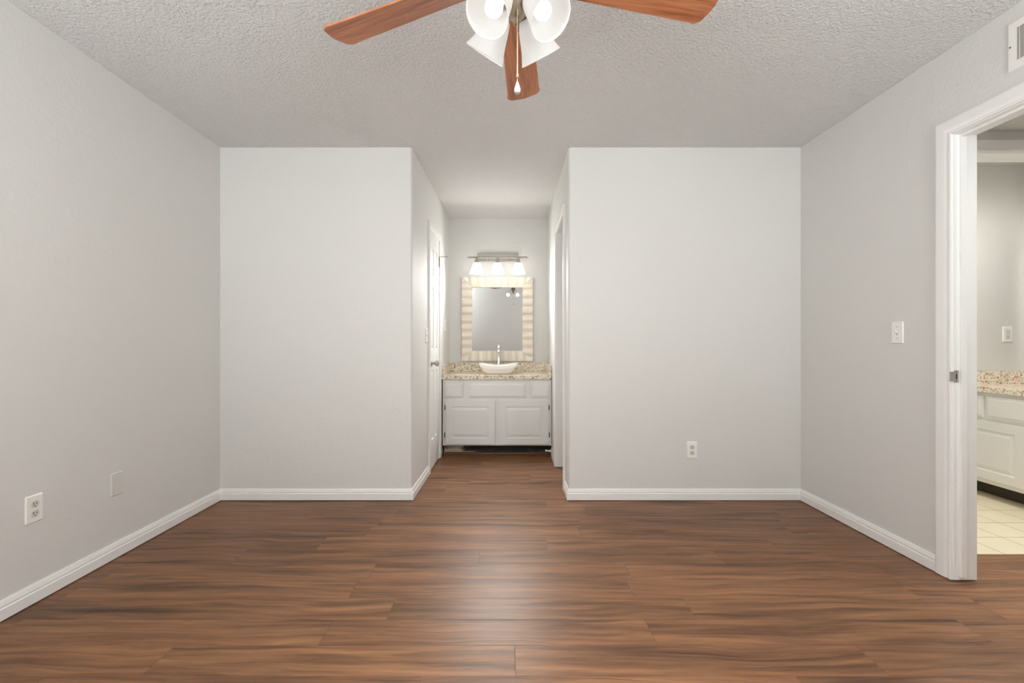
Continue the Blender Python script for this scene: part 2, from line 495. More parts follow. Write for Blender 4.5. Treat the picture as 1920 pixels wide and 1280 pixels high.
struct(obj('baseboard_alcove_right', bm, 'trim_paint', smooth=True), 'short white baseboard between cased opening and vanity', 'baseboard')
bm = bmesh.new(); sweep(bm, [(XR, DR0 - .0705), (XR, REAR)], [(-o, h) for o, h in BASE], TXY)
struct(obj('baseboard_right_near', bm, 'trim_paint', smooth=True), 'white baseboard of the right wall near the camera', 'baseboard')

bm = bmesh.new(); sweep(bm, [(3.36, .81), (3.36, BY), (BO1 + .065, BY)], BASE, TXY)
struct(obj('baseboard_hall', bm, 'trim_paint', smooth=True), 'white baseboard of the hall beyond the doorway', 'baseboard')

def casing_profile(w):
    k = w / .057
    return [(0, 0), (0, .009), (.002, .011), (.006 * k, .0125), (.009 * k, .0115), (.010 * k, .0085), (.014 * k, .009), (.019 * k, .0135), (.026 * k, .015), (.050 * k, .0165), (w - .002, .0165), (w, .015), (w, 0)]

def door_trim(name, T, u0, u1, top, width, label, depth=TH, stop=None, both=False, out=1):
    """casing (left, head, right) with mitred corners, jamb boards and stops. T(u, z, d): d > 0 out of the wall toward the viewer."""
    root = bpy.data.objects.new(name, None); COL.objects.link(root); root.location = T(u0, 0, 0)
    struct(root, label, 'door frame')
    rv = .005
    bm = bmesh.new()
    path = [(u0 - rv, .004), (u0 - rv, top + rv), (u1 + rv, top + rv), (u1 + rv, .004)]
    sweep(bm, path, casing_profile(width), T)
    if both: sweep(bm, path, casing_profile(width), lambda a, b, h: T(a, b, -depth - h))
    obj('casing', bm, 'trim_paint', root, smooth=True)
    bm = bmesh.new()
    box(bm, u0 - JT, u0, .006, top + JT, -depth, .0005, T); box(bm, u1, u1 + JT, .006, top + JT, -depth, .0005, T)
    box(bm, u0, u1, top, top + JT, -depth, .0005, T)
    obj('jamb', bm, 'trim_paint', root)
    if stop:
        bm = bmesh.new(); s0, s1 = stop
        box(bm, u0, u0 + .012, .02, top, -s1, -s0, T, .0015); box(bm, u1 - .012, u1, .02, top, -s1, -s0, T, .0015)
        box(bm, u0 + .012, u1 - .012, top - .012, top, -s1, -s0, T, .0015)
        obj('door_stop_strip', bm, 'trim_paint', root)
    return root

TR = frame((XR, 0, 0), (0, 1, 0), UP, (-1, 0, 0))          # right wall: u = y
tr1 = door_trim('trim_1', TR, DR0, DR1, DRT, .070, 'white cased frame of the open bedroom doorway', stop=(.023, .048), depth=THR)
# strike plate on the far jamb
bm = bmesh.new()
TJ = frame((XR, DR1, .933), (1, 0, 0), UP, (0, -1, 0))     # u into the wall, d out of the jamb
box(bm, -.001, .019, -.028, .028, 0, .0016, TJ); box(bm, -.0165, -.0005, -.022, .022, -.004, .0014, TJ)
o = obj('strike_plate', bm, 'nickel', tr1); o['label'] = 'satin metal strike plate'
bm = bmesh.new(); box(bm, .006, .012, -.012, .012, .0005, .0021, TJ)
obj('latch_hole', bm, 'slot_dark', o)
for z in (-.021, .021):
    bm = bmesh.new(); lathe(bm, [(.0024, 0), (.0024, .0022), (.001, .0026)], lambda a, b, c, z=z: TJ(.009 + a, z + b, c), 10, False, True)
    obj('screw', bm, 'pewter', o)

TB = frame((0, BY, 0), (1, 0, 0), UP, (0, -1, 0))
door_trim('trim_2', TB, BO0, BO1, BOT, .057, 'white cased frame of the bathroom opening', both=False)

TLV = lambda a, b, h=0: TLW(a, b, -h)
TRV = lambda a, b, h=0: TRW(a, b, -h)
door_trim('trim_3', TLV, LD0, LD1, LDT, .057, 'white casing around the narrow panel door')
door_trim('trim_4', TRV, RD0, RD1, RDT, .057, 'white cased opening in the right alcove wall')

# unseen windows added behind the camera, to go with the fill lights
for i, (a, b) in enumerate(ADDED_WINDOWS):
    T = frame(((a + b) / 2, REAR, 1.5), (1, 0, 0), UP, (0, 1, 0))
    W_, H_ = b - a, 1.30
    bm = bmesh.new()
    for q in ((-W_ / 2, -W_ / 2 + .045, -H_ / 2, H_ / 2), (W_ / 2 - .045, W_ / 2, -H_ / 2, H_ / 2), (-W_ / 2 + .045, W_ / 2 - .045, -H_ / 2, -H_ / 2 + .045),
              (-W_ / 2 + .045, W_ / 2 - .045, H_ / 2 - .045, H_ / 2), (-W_ / 2 + .045, W_ / 2 - .045, -.02, .02)):
        box(bm, *q, -.085, -.045, T)
    o = struct(obj(f'window_{i + 1}', bm, 'trim_paint'), 'white framed window behind the camera, %s one' % ('left' if i == 0 else 'right'), 'window')
    bm = bmesh.new(); box(bm, -W_ / 2 + .03, W_ / 2 - .03, -H_ / 2 + .03, H_ / 2 - .03, -.068, -.064, T); obj('pane', bm, 'pane', o)

# ------------------------------------------------------------------ narrow six panel door in the alcove
root = bpy.data.objects.new('door_1', None); COL.objects.link(root); root.location = TLV(LD0, 0, 0)
struct(root, 'closed narrow white six-panel door in the alcove', 'door')
W_ = LD1 - LD0 - .006; Hd = LDT - .016
TD = lambda a, b, c=0: TLV(LD0 + .003 + a, .012 + b, -.034 + c)
st, mid = .085, .075
pw = (W_ - 2 * st - mid) / 2
pan = []
for u in (st, st + pw + mid):
    pan += [(u, u + pw, 1.66, 1.90), (u, u + pw, 1.02, 1.56), (u, u + pw, .24, .84)]
bm = bmesh.new(); paneled(bm, TD, W_, Hd, .035, pan, .009, (.010, .004, .016), .006)
obj('door_slab', bm, 'trim_paint', root)
# knob near the near edge
TK = lambda a, b, c=0: TD(.062 + a, .905 + b, .035 + c)
bm = bmesh.new()
lathe(bm, [(.031, 0), (.031, .004), (.026, .008), (.012, .011), (.011, .026), (.016, .032), (.025, .040), (.0285, .050), (.026, .060), (.016, .066), (.001, .067)], TK, 28, True, True)
o = obj('door_knob', bm, 'nickel', root, smooth=True); o['label'] = 'round satin nickel door knob'
# hinges on the far edge
for z, stopper in ((1.85, True), (1.105, False), (.365, False)):
    TH_ = lambda a, b, c=0, z=z: TLV(LD1 - .001 + a, z + b, .007 + c)
    bm = bmesh.new()
    lathe(bm, [(.003, -.050), (.0065, -.047), (.0065, -.018), (.0058, -.0175), (.0065, -.017), (.0065, .017), (.0058, .0175), (.0065, .018), (.0065, .047), (.003, .050)],
          lambda a, b, c, F=TH_: F(a, c, b), 14, True, True)
    box(bm, -.024, .022, -.044, .044, -.0072, -.0052, TH_)
    hg = obj('hinge', bm, 'nickel' if stopper else 'trim_paint', root, smooth=True)
    if stopper:
        bm = bmesh.new()
        tube(bm, [TH_(0, .048, 0), TH_(.004, .05, .014), TH_(.008, .05, .062)], .0038, 8)
        tube(bm, [TH_(.008, .05, .060), TH_(.0095, .05, .072)], .008, 10)
        obj('hinge_pin_stop', bm, 'nickel', hg)

# ------------------------------------------------------------------ electrical plates
def duplex(name, T, label, group=None, face='outlet_face'):
    root = thing(name, label, 'outlet', T(0, 0, 0))
    bm = bmesh.new(); plate(bm, T, .070, .1145, .0062, .004, .0035)
    obj('cover_plate', bm, 'white_plastic', root)
    for s in (1, -1):
        R = lambda a, b, c=0, s=s: T(a, s * .0195 + b, c)
        bm = bmesh.new()
        pts = [(.0172 * math.cos(t), max(-.0145, min(.0145, .0172 * math.sin(t)))) for t in [2 * PI * k / 40 for k in range(40)]]
        rings(bm, [[R(x, y, .005) for x, y in pts], [R(x, y, .0072) for x, y in pts], [R(x * .94, y * .94, .0078) for x, y in pts]])
        rc = obj('receptacle', bm, face, root)
        for q in ((-.0078, -.0050, -.002, .0075), (.0048, .0074, -.002, .0062)):
            bm = bmesh.new(); box(bm, *q, .0070, .0081, R); obj('slot', bm, 'slot_dark', rc)
        bm = bmesh.new(); lathe(bm, [(.0026, .0070), (.0026, .0081)], lambda a, b, c, R=R: R(a, b - .0085, c), 12, False, True); obj('ground_hole', bm, 'slot_dark', rc)
    bm = bmesh.new(); lathe(bm, [(.003, .006), (.003, .0072), (.0015, .0078)], T, 12, False, True); obj('screw', bm, 'white_plastic', root)
    return root

def decora(name, T, label):
    root = thing(name, label, 'outlet', T(0, 0, 0))
    bm = bmesh.new(); plate(bm, T, .072, .117, .006, .004, .003); obj('cover_plate', bm, 'white_plastic', root)
    bm = bmesh.new(); box(bm, -.0165, .0165, -.0335, .0335, .005, .0075, T, .001); rc = obj('receptacle', bm, 'outlet_face', root)
    for s in (1, -1):
        R = lambda a, b, c=0, s=s: T(a, s * .019 + b, c)
        for q in ((-.0072, -.005, -.003, .0055), (.0048, .007, -.003, .0045)):
            bm = bmesh.new(); box(bm, *q, .0070, .0079, R); obj('slot', bm, 'slot_grey', rc)
        bm = bmesh.new(); lathe(bm, [(.0023, .0070), (.0023, .0079)], lambda a, b, c, R=R: R(a, b - .0085, c), 10, False, True); obj('ground_hole', bm, 'slot_grey', rc)
    for y in (-.003, .003):
        bm = bmesh.new(); box(bm, -.006, .006, y - .002, y + .002, .007, .0082, T); obj('test_button', bm, 'white_plastic', rc)
    return root

def switch(name, T, label):
    root = thing(name, label, 'light switch', T(0, 0, 0))
    bm = bmesh.new(); plate(bm, T, .070, .1145, .006, .004, .0035); obj('cover_plate', bm, 'white_plastic', root)
    bm = bmesh.new(); box(bm, -.0052, .0052, -.012, .012, .0055, .0066, T); rc = obj('toggle_slot', bm, 'slot_grey', root)
    bm = bmesh.new()
    rings(bm, [[T(x, y, .006) for x, y in ((-.004, -.006), (.004, -.006), (.004, .009), (-.004, .009))],
               [T(x, y, .018) for x, y in ((-.0032, .006), (.0032, .006), (.0032, .013), (-.0032, .013))]])
    obj('toggle', bm, 'white_plastic', root)
    for s in (.030, -.030):
        bm = bmesh.new(); lathe(bm, [(.003, .006), (.003, .0070), (.0015, .0076)], lambda a, b, c, s=s: T(a, b + s, c), 10, False, True); obj('screw', bm, 'slot_grey', root)
    return root

TLWALL = lambda y, z: frame((XL, y, z), (0, 1, 0), UP, (1, 0, 0))
TRWALL = lambda y, z: frame((XR, y, z), (0, -1, 0), UP, (-1, 0, 0))
duplex('outlet', TLWALL(1.901, .394), 'white duplex outlet low on the left wall')
duplex('outlet', frame((1.297, YB, .348), (1, 0, 0), UP, (0, -1, 0)), 'white duplex outlet low on the back wall right of the alcove')
bm = bmesh.new(); T = TLWALL(2.307, .373); plate(bm, T, .070, .1145, .006, .003, .003)
tag(obj('blank_plate', bm, 'painted_plate'), 'blank wall plate painted grey like the left wall', 'wall plate')
switch('light_switch', TRWALL(2.371, 1.141), 'white toggle light switch beside the bedroom doorway')
TS = lambda a, b, c=0: TLV(3.665 - YB + a, 1.150 + b, c)
switch('light_switch', TS, 'white switch seen edge-on before the narrow panel door')
TS2 = lambda a, b, c=0: TLV(4.66 - YB + a, 1.272 + b, c)
decora('outlet', TS2, 'white outlet on the alcove side wall left of the mirror')
decora('outlet', frame((3.843, 3.480, 1.154), (1, 0, 0), UP, (0, -1, 0)), 'white outlet on the bathroom wall above the granite backsplash')

# ------------------------------------------------------------------ air vent above the doorway
T = frame((XR, 1.66, 2.279), (0, -1, 0), UP, (-1, 0, 0))
root = thing('air_vent', 'white metal air vent high on the right wall above the doorway', 'vent', T(0, 0, 0))
bm = bmesh.new(); vw, vh, fw = .38, .193, .032
def rc(w_, h_, d): return [T(-w_ / 2, -h_ / 2, d), T(w_ / 2, -h_ / 2, d), T(w_ / 2, h_ / 2, d), T(-w_ / 2, h_ / 2, d)]
rings(bm, [rc(vw, vh, 0), rc(vw, vh, .002), rc(vw - .008, vh - .008, .006), rc(vw - 2 * fw, vh - 2 * fw, .006), rc(vw - 2 * fw, vh - 2 * fw, .0)], False, False)
obj('vent_frame', bm, 'white_plastic', root)
bm = bmesh.new(); box(bm, -vw / 2 + fw, vw / 2 - fw, -vh / 2 + fw, vh / 2 - fw, .0002, .0010, T); obj('vent_duct', bm, 'slot_grey', root)
n = 19
for k in range(n):
    u = -vw / 2 + fw + .009 + k * (vw - 2 * fw - .018) / (n - 1)
    bm = bmesh.new(); TT = lambda a, b, c=0, u=u: T(u + a + c * .5, b, c)
    box(bm, -.0006, .0006, -vh / 2 + fw, vh / 2 - fw, .0012, .0075, TT); obj('louver', bm, 'white_plastic', root)
for s in (-1, 1):
    bm = bmesh.new(); lathe(bm, [(.004, .005), (.004, .0068), (.002, .0078)], lambda a, b, c, s=s: T(a + s * (vw / 2 - .010), b, c), 12, False, True)
    obj('screw', bm, 'pewter', root)

# ------------------------------------------------------------------ vanity cabinets
def vanity(name, T, W, Hc, D, label, toe_mat, drawers, doors, toe_h=.098, toe_d=.085, hinges=True):
    """T(u, z, d): u along the front, d out of the front; d = 0 is the face of the frame."""
    root = thing(name, label, 'vanity cabinet', T(W / 2, 0, -D / 2))
    bm = bmesh.new()
    box(bm, 0, W, toe_h, Hc, -D, 0, T, .0015)
    obj('cabinet_body', bm, 'cabinet_paint', root)
    bm = bmesh.new(); box(bm, .004, W - .004, .0, toe_h, -D, -toe_d, T); o = obj('toe_kick', bm, toe_mat, root); o['label'] = 'dark bare recessed toe kick'
    bm = bmesh.new()
    for u0, u1, v0, v1 in drawers:
        TT = lambda a, b, c=0, u0=u0, v0=v0: T(u0 + a, v0 + b, c)
        w_, h_ = u1 - u0, v1 - v0
        bm = bmesh.new()
        def rr(k, d): return [TT(k, k, d), TT(w_ - k, k, d), TT(w_ - k, h_ - k, d), TT(k, h_ - k, d)]
        rings(bm, [rr(0, 0), rr(0, .010), rr(.004, .013), rr(.013, .014), rr(.021, .019)])
        obj('drawer_front', bm, 'cabinet_paint', root)
    for (u0, u1, v0, v1, hs) in doors:
        w_, h_ = u1 - u0, v1 - v0
        skew = .0035 * hs
        TT = lambda a, b, c=0, u0=u0, v0=v0, h_=h_, s=skew, hs=hs, w_=w_: T(u0 + a + s * (1 - b / h_), v0 + b - (a if hs < 0 else w_ - a) * .008 , .0008 + c)
        bm = bmesh.new(); paneled(bm, TT, w_, h_, .022, [(.060, w_ - .060, .060, h_ - .058)], .007, (.006, .003, .026), .006)
        d = obj('door', bm, 'cabinet_paint', root)
        if hinges:
            uh = -.0065 if hs < 0 else w_ + .0065
            for v in (.085, h_ - .070):
                bm = bmesh.new(); TH2 = lambda a, b, c=0, TT=TT, uh=uh, v=v: TT(uh + a, v + b, c)
                box(bm, -.006, .006, -.024, .024, 0, .0035, TH2, .001); tube(bm, [TH2(0, -.02, .006), TH2(0, .02, .006)], .0042, 8)
                o = obj('hinge', bm, 'pewter', d); o['label'] = 'pewter hinge'
    return root

YF = 4.400
VX0, VX1 = -.598, .4535
HC = .736
VW = VX1 - VX0
TV = frame((VX0, YF, 0), (1, 0, 0), UP, (0, -1, 0))
K = 193.9
ux = lambda px: (px - 946) / K - VX0
vz = lambda py: CAMZ - (py - 644) / K
vanity('vanity_cabinet', TV, VW, HC, YV - YF - .002, 'white alcove vanity cabinet with two doors over a dark toe kick', 'toe',
       [(ux(833.5), ux(868.5), vz(745.5), vz(717.5)), (ux(878.5), ux(986), vz(745.5), vz(717.5)), (ux(995.5), ux(1030.5), vz(745.5), vz(717.5))],
       [(ux(836), ux(928), vz(831.5), vz(750), -1), (ux(936.5), ux(1028), vz(831.5), vz(750), 1)])
bm = bmesh.new(); y0 = YF + .085
rings(bm, [[Vector((x, y, z)) for y, z in ((y0, .001), (y0 - .016, .001), (y0 - .015, .008), (y0 - .008, .015), (y0, .017))] for x in (VX0 + .012, VX1 - .012)])
struct(obj('trim_5', bm, 'shoe_mold', smooth=True), 'thin brown strip at the foot of the toe kick', 'trim')

CT, CB = .780, .738
def counter(name, T, W, D, label, over=.025, splash=((0, 1), (1, 1)), sh=.095):
    root = thing(name, label, 'countertop', T(W / 2, CB, -D / 2))
    bm = bmesh.new(); box(bm, 0, W, CB, CT, -D, over, T, .003); obj('slab', bm, 'granite', root)
    bm = bmesh.new(); box(bm, 0, W, CT, CT + sh, -D, -D + .02, T, .0015); obj('backsplash', bm, 'granite', root)
    for side, on in splash:
        if not on: continue
        u0, u1 = (0, .02) if side == 0 else (W - .02, W)
        bm = bmesh.new(); box(bm, u0, u1, CT, CT + sh, -D + .0205, over - .002, T, .0015); obj('side_splash', bm, 'granite', root)
    return root
TC = frame((hlx(4.4) + .004, YF, 0), (1, 0, 0), UP, (0, -1, 0))
counter('countertop', TC, hrx(4.4) - hlx(4.4) - .008, YV - YF - .002, 'speckled beige granite countertop under the vessel sink')

# white spring door stop on the right baseboard end
bm = bmesh.new()
px = hrx(4.372)
tube(bm, [(px - .0125, 4.372, .052), (px - .022, 4.372, .052)], .012, 14)
tube(bm, [(px - .020, 4.372, .052), (px - .055, 4.371, .055)], .0065, 10)
tube(bm, [(px - .053, 4.371, .055), (px - .066, 4.371, .056)], .0105, 12)
tag(obj('door_stop', bm, 'white_plastic', smooth=True), 'small white door stop beside the dark toe kick', 'door stop')

# ------------------------------------------------------------------ vessel sink and faucet
SX, SY = -.064, 4.605
def sup(a, b, n=48, ex=2.9):
    r = []
    for k in range(n):
        t = 2 * PI * k / n; c, s = math.cos(t), math.sin(t)
        r.append((a * math.copysign(abs(c) ** (2 / ex), c), b * math.copysign(abs(s) ** (2 / ex), s)))
    return r
def ring_(a, b, z, lift=0.0):
    return [Vector((SX + x, SY + y, z + lift * ((x / a) ** 2 * 1.0 - .15 * (y / b) ** 2))) for x, y in sup(a, b)]
bm = bmesh.new()
rings(bm, [ring_(.125, .105, CT + .0005), ring_(.137, .115, CT + .004), ring_(.152, .130, CT + .022, .004), ring_(.172, .147, CT + .042, .014), ring_(.180, .154, CT + .049, .022),
           ring_(.1925, .165, CT + .0535, .026), ring_(.1945, .167, CT + .057, .026), ring_(.1945, .167, CT + .086, .026), ring_(.191, .164, CT + .089, .026), ring_(.178, .150, CT + .086, .024), ring_(.165, .138, CT + .070, .012),
           ring_(.140, .116, CT + .042, .004), ring_(.09, .075, CT + .026), ring_(.02, .02, CT + .021)])
root = tag(obj('vessel_sink', bm, 'porcelain', smooth=True), 'white porcelain vessel sink on the granite countertop', 'sink')
bm = bmesh.new(); lathe(bm, [(.022, CT + .0225), (.022, CT + .0265), (.012, CT + .028)], lambda a, b, c: Vector((SX + a, SY + b, c)), 20, True, True); obj('drain', bm, 'chrome', root, smooth=True)

FX, FY = -.062, 4.830
root = thing('faucet', 'tall chrome vessel faucet standing behind the white sink', 'faucet', (FX, FY, CT))
TF = lambda a, b, c=0: Vector((FX + a, FY + b, CT + c))
bm = bmesh.new(); lathe(bm, [(.028, 0), (.028, .006), (.0235, .012), (.0225, .03), (.0225, .235), (.0215, .238)], TF, 28, True, True)
obj('faucet_body', bm, 'chrome', root, smooth=True)
bm = bmesh.new(); lathe(bm, [(.0215, .241), (.0225, .244), (.0225, .286), (.020, .291), (.001, .292)], TF, 28, True, True)
hd = obj('handle', bm, 'chrome', root, smooth=True)
bm = bmesh.new(); tube(bm, [TF(0, .012, .282), TF(0, .055, .300)], [.006, .0045], 10); obj('lever', bm, 'chrome', hd, smooth=True)
bm = bmesh.new()
tube(bm, [TF(0, -.012, .205), TF(0, -.060, .210), TF(0, -.105, .207), TF(0, -.138, .192), TF(0, -.150, .165)], [.0135, .0125, .012, .0118, .0115], 16)
obj('spout', bm, 'chrome', root, smooth=True)

# ------------------------------------------------------------------ framed mirror
MX0, MX1, MZ0, MZ1 = -.4605, .3045, .895, 1.800
root = thing('wall_mirror', 'rectangular mirror in a rippled cream frame above the sink', 'mirror', ((MX0 + MX1) / 2, YV, (MZ0 + MZ1) / 2))
TM = frame((MX0, YV, MZ0), (1, 0, 0), UP, (0, -1, 0))
MW, MH, FW = MX1 - MX0, MZ1 - MZ0, .109
bm = bmesh.new()
def wave(s): return .020 + .0175 * abs(math.sin(PI * s / .0895)) ** .75
def side(L, P):
    """one mitred side: s along, t across (0 outside .. FW inside); P(s, t, d) -> 3D."""
    ns, nt = 120, 6; V = []
    for i in range(ns + 1):
        row = []
        for j in range(nt + 1):
            t = FW * j / nt; s = t + (L - 2 * t) * i / ns
            row.append(bm.verts.new(P(s, t, wave(s - L / 2 + .0447) - .010 * (j / nt) ** 2 * .7)))
        V.append(row)
    for i in range(ns):
        for j in range(nt): bm.faces.new((V[i][j], V[i + 1][j], V[i + 1][j + 1], V[i][j + 1]))
    for j, t in ((0, 0), (nt, FW)):
        for i in range(ns):
            a, b = V[i][j], V[i + 1][j]
            s0, s1 = t + (L - 2 * t) * i / ns, t + (L - 2 * t) * (i + 1) / ns
            bm.faces.new((a, b, bm.verts.new(P(s1, t, .001)), bm.verts.new(P(s0, t, .001))))
side(MW, lambda s, t, d: TM(s, MH - t, d)); side(MW, lambda s, t, d: TM(s, t, d))
side(MH, lambda s, t, d: TM(t, s, d)); side(MH, lambda s, t, d: TM(MW - t, s, d))
obj('frame', bm, 'frame_cream', root, smooth=True)
bm = bmesh.new()
rx, rz = math.radians(.35), math.radians(1.05)       # the pane hangs a hair out of true
cx, cz = MW / 2, MH / 2
def G(u, v, d): return TM(u, v, .0115 + d + (v - cz) * math.tan(rx) + (u - cx) * math.tan(rz))
def gr(k, d): return [G(FW - .004 + k, FW - .004 + k, d), G(MW - FW + .004 - k, FW - .004 + k, d), G(MW - FW + .004 - k, MH - FW + .004 - k, d), G(FW - .004 + k, MH - FW + .004 - k, d)]
rings(bm, [gr(0, -.004), gr(0, -.0002), gr(.0008, 0)])
obj('glass', bm, 'mirror', root)

# ------------------------------------------------------------------ vanity light bar
KV = 853 / 4.775
vxx = lambda px: (px - 946) / KV
vzz = lambda py: CAMZ + (644 - py) / KV
root = thing('vanity_light', 'three-shade nickel vanity light above the framed mirror', 'wall lamp', (vxx(932.5), YV, vzz(482)))
VCX = vxx(932.8)
bm = bmesh.new(); box(bm, VCX - .222, VCX + .222, 1.973, 2.062, YV - .026, YV - .001, lambda a, b, c: Vector((a, c, b)), .004); obj('back_plate', bm, 'brushed_nickel', root)
bm = bmesh.new(); zb = vzz(482.8)
bar = [(vxx(875.6), .002), (vxx(879.5), .0105)] + [(vxx(880), .0105), (vxx(986), .0105)] + [(vxx(986.5), .0105), (vxx(991), .002)]
tube(bm, [(x, 4.77, zb) for x, r in bar], [r for x, r in bar], 14); obj('light_bar', bm, 'brushed_nickel', root, smooth=True)
for px in (913, 953):
    bm = bmesh.new(); tube(bm, [(vxx(px), 4.77, zb), (vxx(px), YV - .02, zb)], .007, 10); obj('bracket_arm', bm, 'nickel', root, smooth=True)
for px in (894.2, 932.8, 971.6):
    x = vxx(px)
    TT = lambda a, b, c=0, x=x: Vector((x + a, 4.77 + b, c))
    z1, z2 = vzz(493), vzz(513)
    bm = bmesh.new(); lathe(bm, [(.011, zb), (.012, zb - .016), (.021, zb - .030), (.024, z1 - .004), (.001, z1 - .004)], TT, 20, True, False); obj('socket_cup', bm, 'brushed_nickel', root, smooth=True)
    bm = bmesh.new()
    lathe(bm, [(.024, z1), (.034, z1 - .003), (.042, z1 - .018), (.052, z1 - .048), (.064, z1 - .080), (.076, z2), (.073, z2), (.061, z1 - .080), (.049, z1 - .048), (.039, z1 - .018), (.030, z1 - .006), (.022, z1 - .004)], TT, 28)
    o = obj('lamp_shade', bm, 'vanity_shade', root, smooth=True)
    bm = bmesh.new(); lathe(bm, [(.012, z1 - .008), (.014, z1 - .025), (.024, z1 - .055), (.026, z1 - .07), (.018, z1 - .086), (.001, z1 - .092)], TT, 18, True, True); obj('bulb', bm, 'bulb_glow', o, smooth=True)
    spot('vanity_bulb', (x, 4.77, z2 + .012), (0, -1, -.25), VANITY_POWER * 18, (1, .99, .965), .022, 145)
    L = bpy.data.lights.new('vanity_lamp', 'AREA'); L.shape = 'DISK'; L.size = .085; L.energy = VANITY_POWER; L.color = (1, .985, .955)
    lo = bpy.data.objects.new('vanity_lamp', L); COL.objects.link(lo)          # the glass throws its light into the alcove
    lo.location = (x, 4.77 - .078, z1 - .055); lo.rotation_euler = Vector((0, -1, -.30)).to_track_quat('-Z', 'Y').to_euler()

# ------------------------------------------------------------------ ceiling fan with light kit
CX, CY, BH = .019, 1.293, 2.1405
KX, KS = .032, .947                          # light kit: its axis and its scale
KZ = lambda z: CAMZ + (z - CAMZ) * KS
root = thing('ceiling_fan', 'five-blade cherry wood ceiling fan with four glowing glass shades', 'ceiling fan', (CX, CY, H))
TFN = lambda a, b, c=0: Vector((CX + a, CY + b, c))
TFK = lambda a, b, c=0: Vector((KX + a, CY + b, c))
bm = bmesh.new(); lathe(bm, [(.020, H - .062), (.045, H - .050), (.068, H - .018), (.070, H - .0005)], TFN, 32, True, True); obj('canopy', bm, 'brass_nickel', root, smooth=True)
bm = bmesh.new(); lathe(bm, [(.0135, H - .085), (.0135, H - .055)], TFN, 16, True, True); obj('downrod', bm, 'brass_nickel', root, smooth=True)
bm = bmesh.new(); lathe(bm, [(.030, H - .084), (.085, H - .098), (.112, H - .130), (.116, H - .190), (.098, H - .225), (.070, H - .236)], TFN, 40, True, True); obj('motor_housing', bm, 'brass_nickel', root, smooth=True)
bm = bmesh.new(); lathe(bm, [(.060, H - .237), (.060, 2.130), (.052, 2.110), (.047, 2.075), (.041, KZ(2.118)), (.037, KZ(2.090)), (.028, KZ(2.068)), (.015, KZ(2.056)), (.009, KZ(2.050)), (.006, KZ(2.040)), (.001, KZ(2.036))], TFK, 32, True, True)
obj('light_fitter', bm, 'brass_nickel', root, smooth=True)

PITCH = .1917
blade_me = bracket_me = None
def blade_mesh():
    bm = bmesh.new(); x0, x1 = .118, .665
    def half(x):
        return .048 + (.0692 - .048) * max(0, min(1, (x - x0) / (x1 - x0)))
    out = []
    for k in range(7): a = PI / 2 + PI / 2 * (1 - k / 6); out.append((x0 + .02 + .02 * math.cos(a), .036 + .02 * math.sin(a)))
    out = [(x0, -.030), (x0, .030), (x0 + .006, .042), (x0 + .02, half(x0 + .02))]
    out += [(x0 + (x1 - .05 - x0) * k / 8, half(x0 + (x1 - .05 - x0) * k / 8)) for k in range(1, 9)]
    hw = half(x1); r = .028
    tip = []
    for k in range(8): a = PI / 2 * (1 - k / 7); tip.append((x1 - .014 - r + r * math.cos(a), hw - r + r * math.sin(a)))
    out += tip
    out += [(x1 - .010, hw * .42), (x1 - .006, 0.0), (x1 - .010, -hw * .42)]
    out += [(x, -y) for x, y in reversed(tip)]
    out += [(x, -y) for x, y in reversed(out[3:12])] + [(x0 + .006, -.042)]
    th = .0032
    ins = [(x * .9985 + .0006, y * .985) for x, y in out]
    rings(bm, [[Vector((x, y, -th)) for x, y in ins], [Vector((x, y, -th * .6)) for x, y in out], [Vector((x, y, th * .6)) for x, y in out], [Vector((x, y, th)) for x, y in ins]])
    bmesh.ops.recalc_face_normals(bm, faces=bm.faces)
    me = bpy.data.meshes.new('blade'); bm.to_mesh(me); bm.free(); me.materials.append(MATS['cherry']); return me
def bracket_mesh():
    bm = bmesh.new()
    prof = [(.060, .016, .020), (.085, .014, .018), (.105, .018, .011), (.125, .030, .0066), (.165, .036, .0066), (.195, .020, .0066), (.205, .006, .0066)]
    rings(bm, [[Vector((x, -w_, z - .003)), Vector((x, w_, z - .003)), Vector((x, w_, z + .003)), Vector((x, -w_, z + .003))] for x, w_, z in prof])
    bmesh.ops.recalc_face_normals(bm, faces=bm.faces)
    me = bpy.data.meshes.new('blade_bracket'); bm.to_mesh(me); bm.free(); me.materials.append(MATS['brass_nickel']); return me
blade_me, bracket_me = blade_mesh(), bracket_mesh()
A0 = PI / 2 - .0969
for k in range(5):
    a = A0 + k * 2 * PI / 5
    M = Matrix.Translation((CX, CY, BH)) @ Matrix.Rotation(-.0149, 4, 'Y') @ Matrix.Rotation(-.0114, 4, 'X') @ Matrix.Rotation(a, 4, 'Z') @ Matrix.Rotation(-PITCH, 4, 'X')
    for nm, me in (('blade', blade_me), ('blade_bracket', bracket_me)):
        o = bpy.data.objects.new(nm, me); COL.objects.link(o); o.parent = root
        o.matrix_parent_inverse = root.matrix_basis.inverted(); o.matrix_basis = M

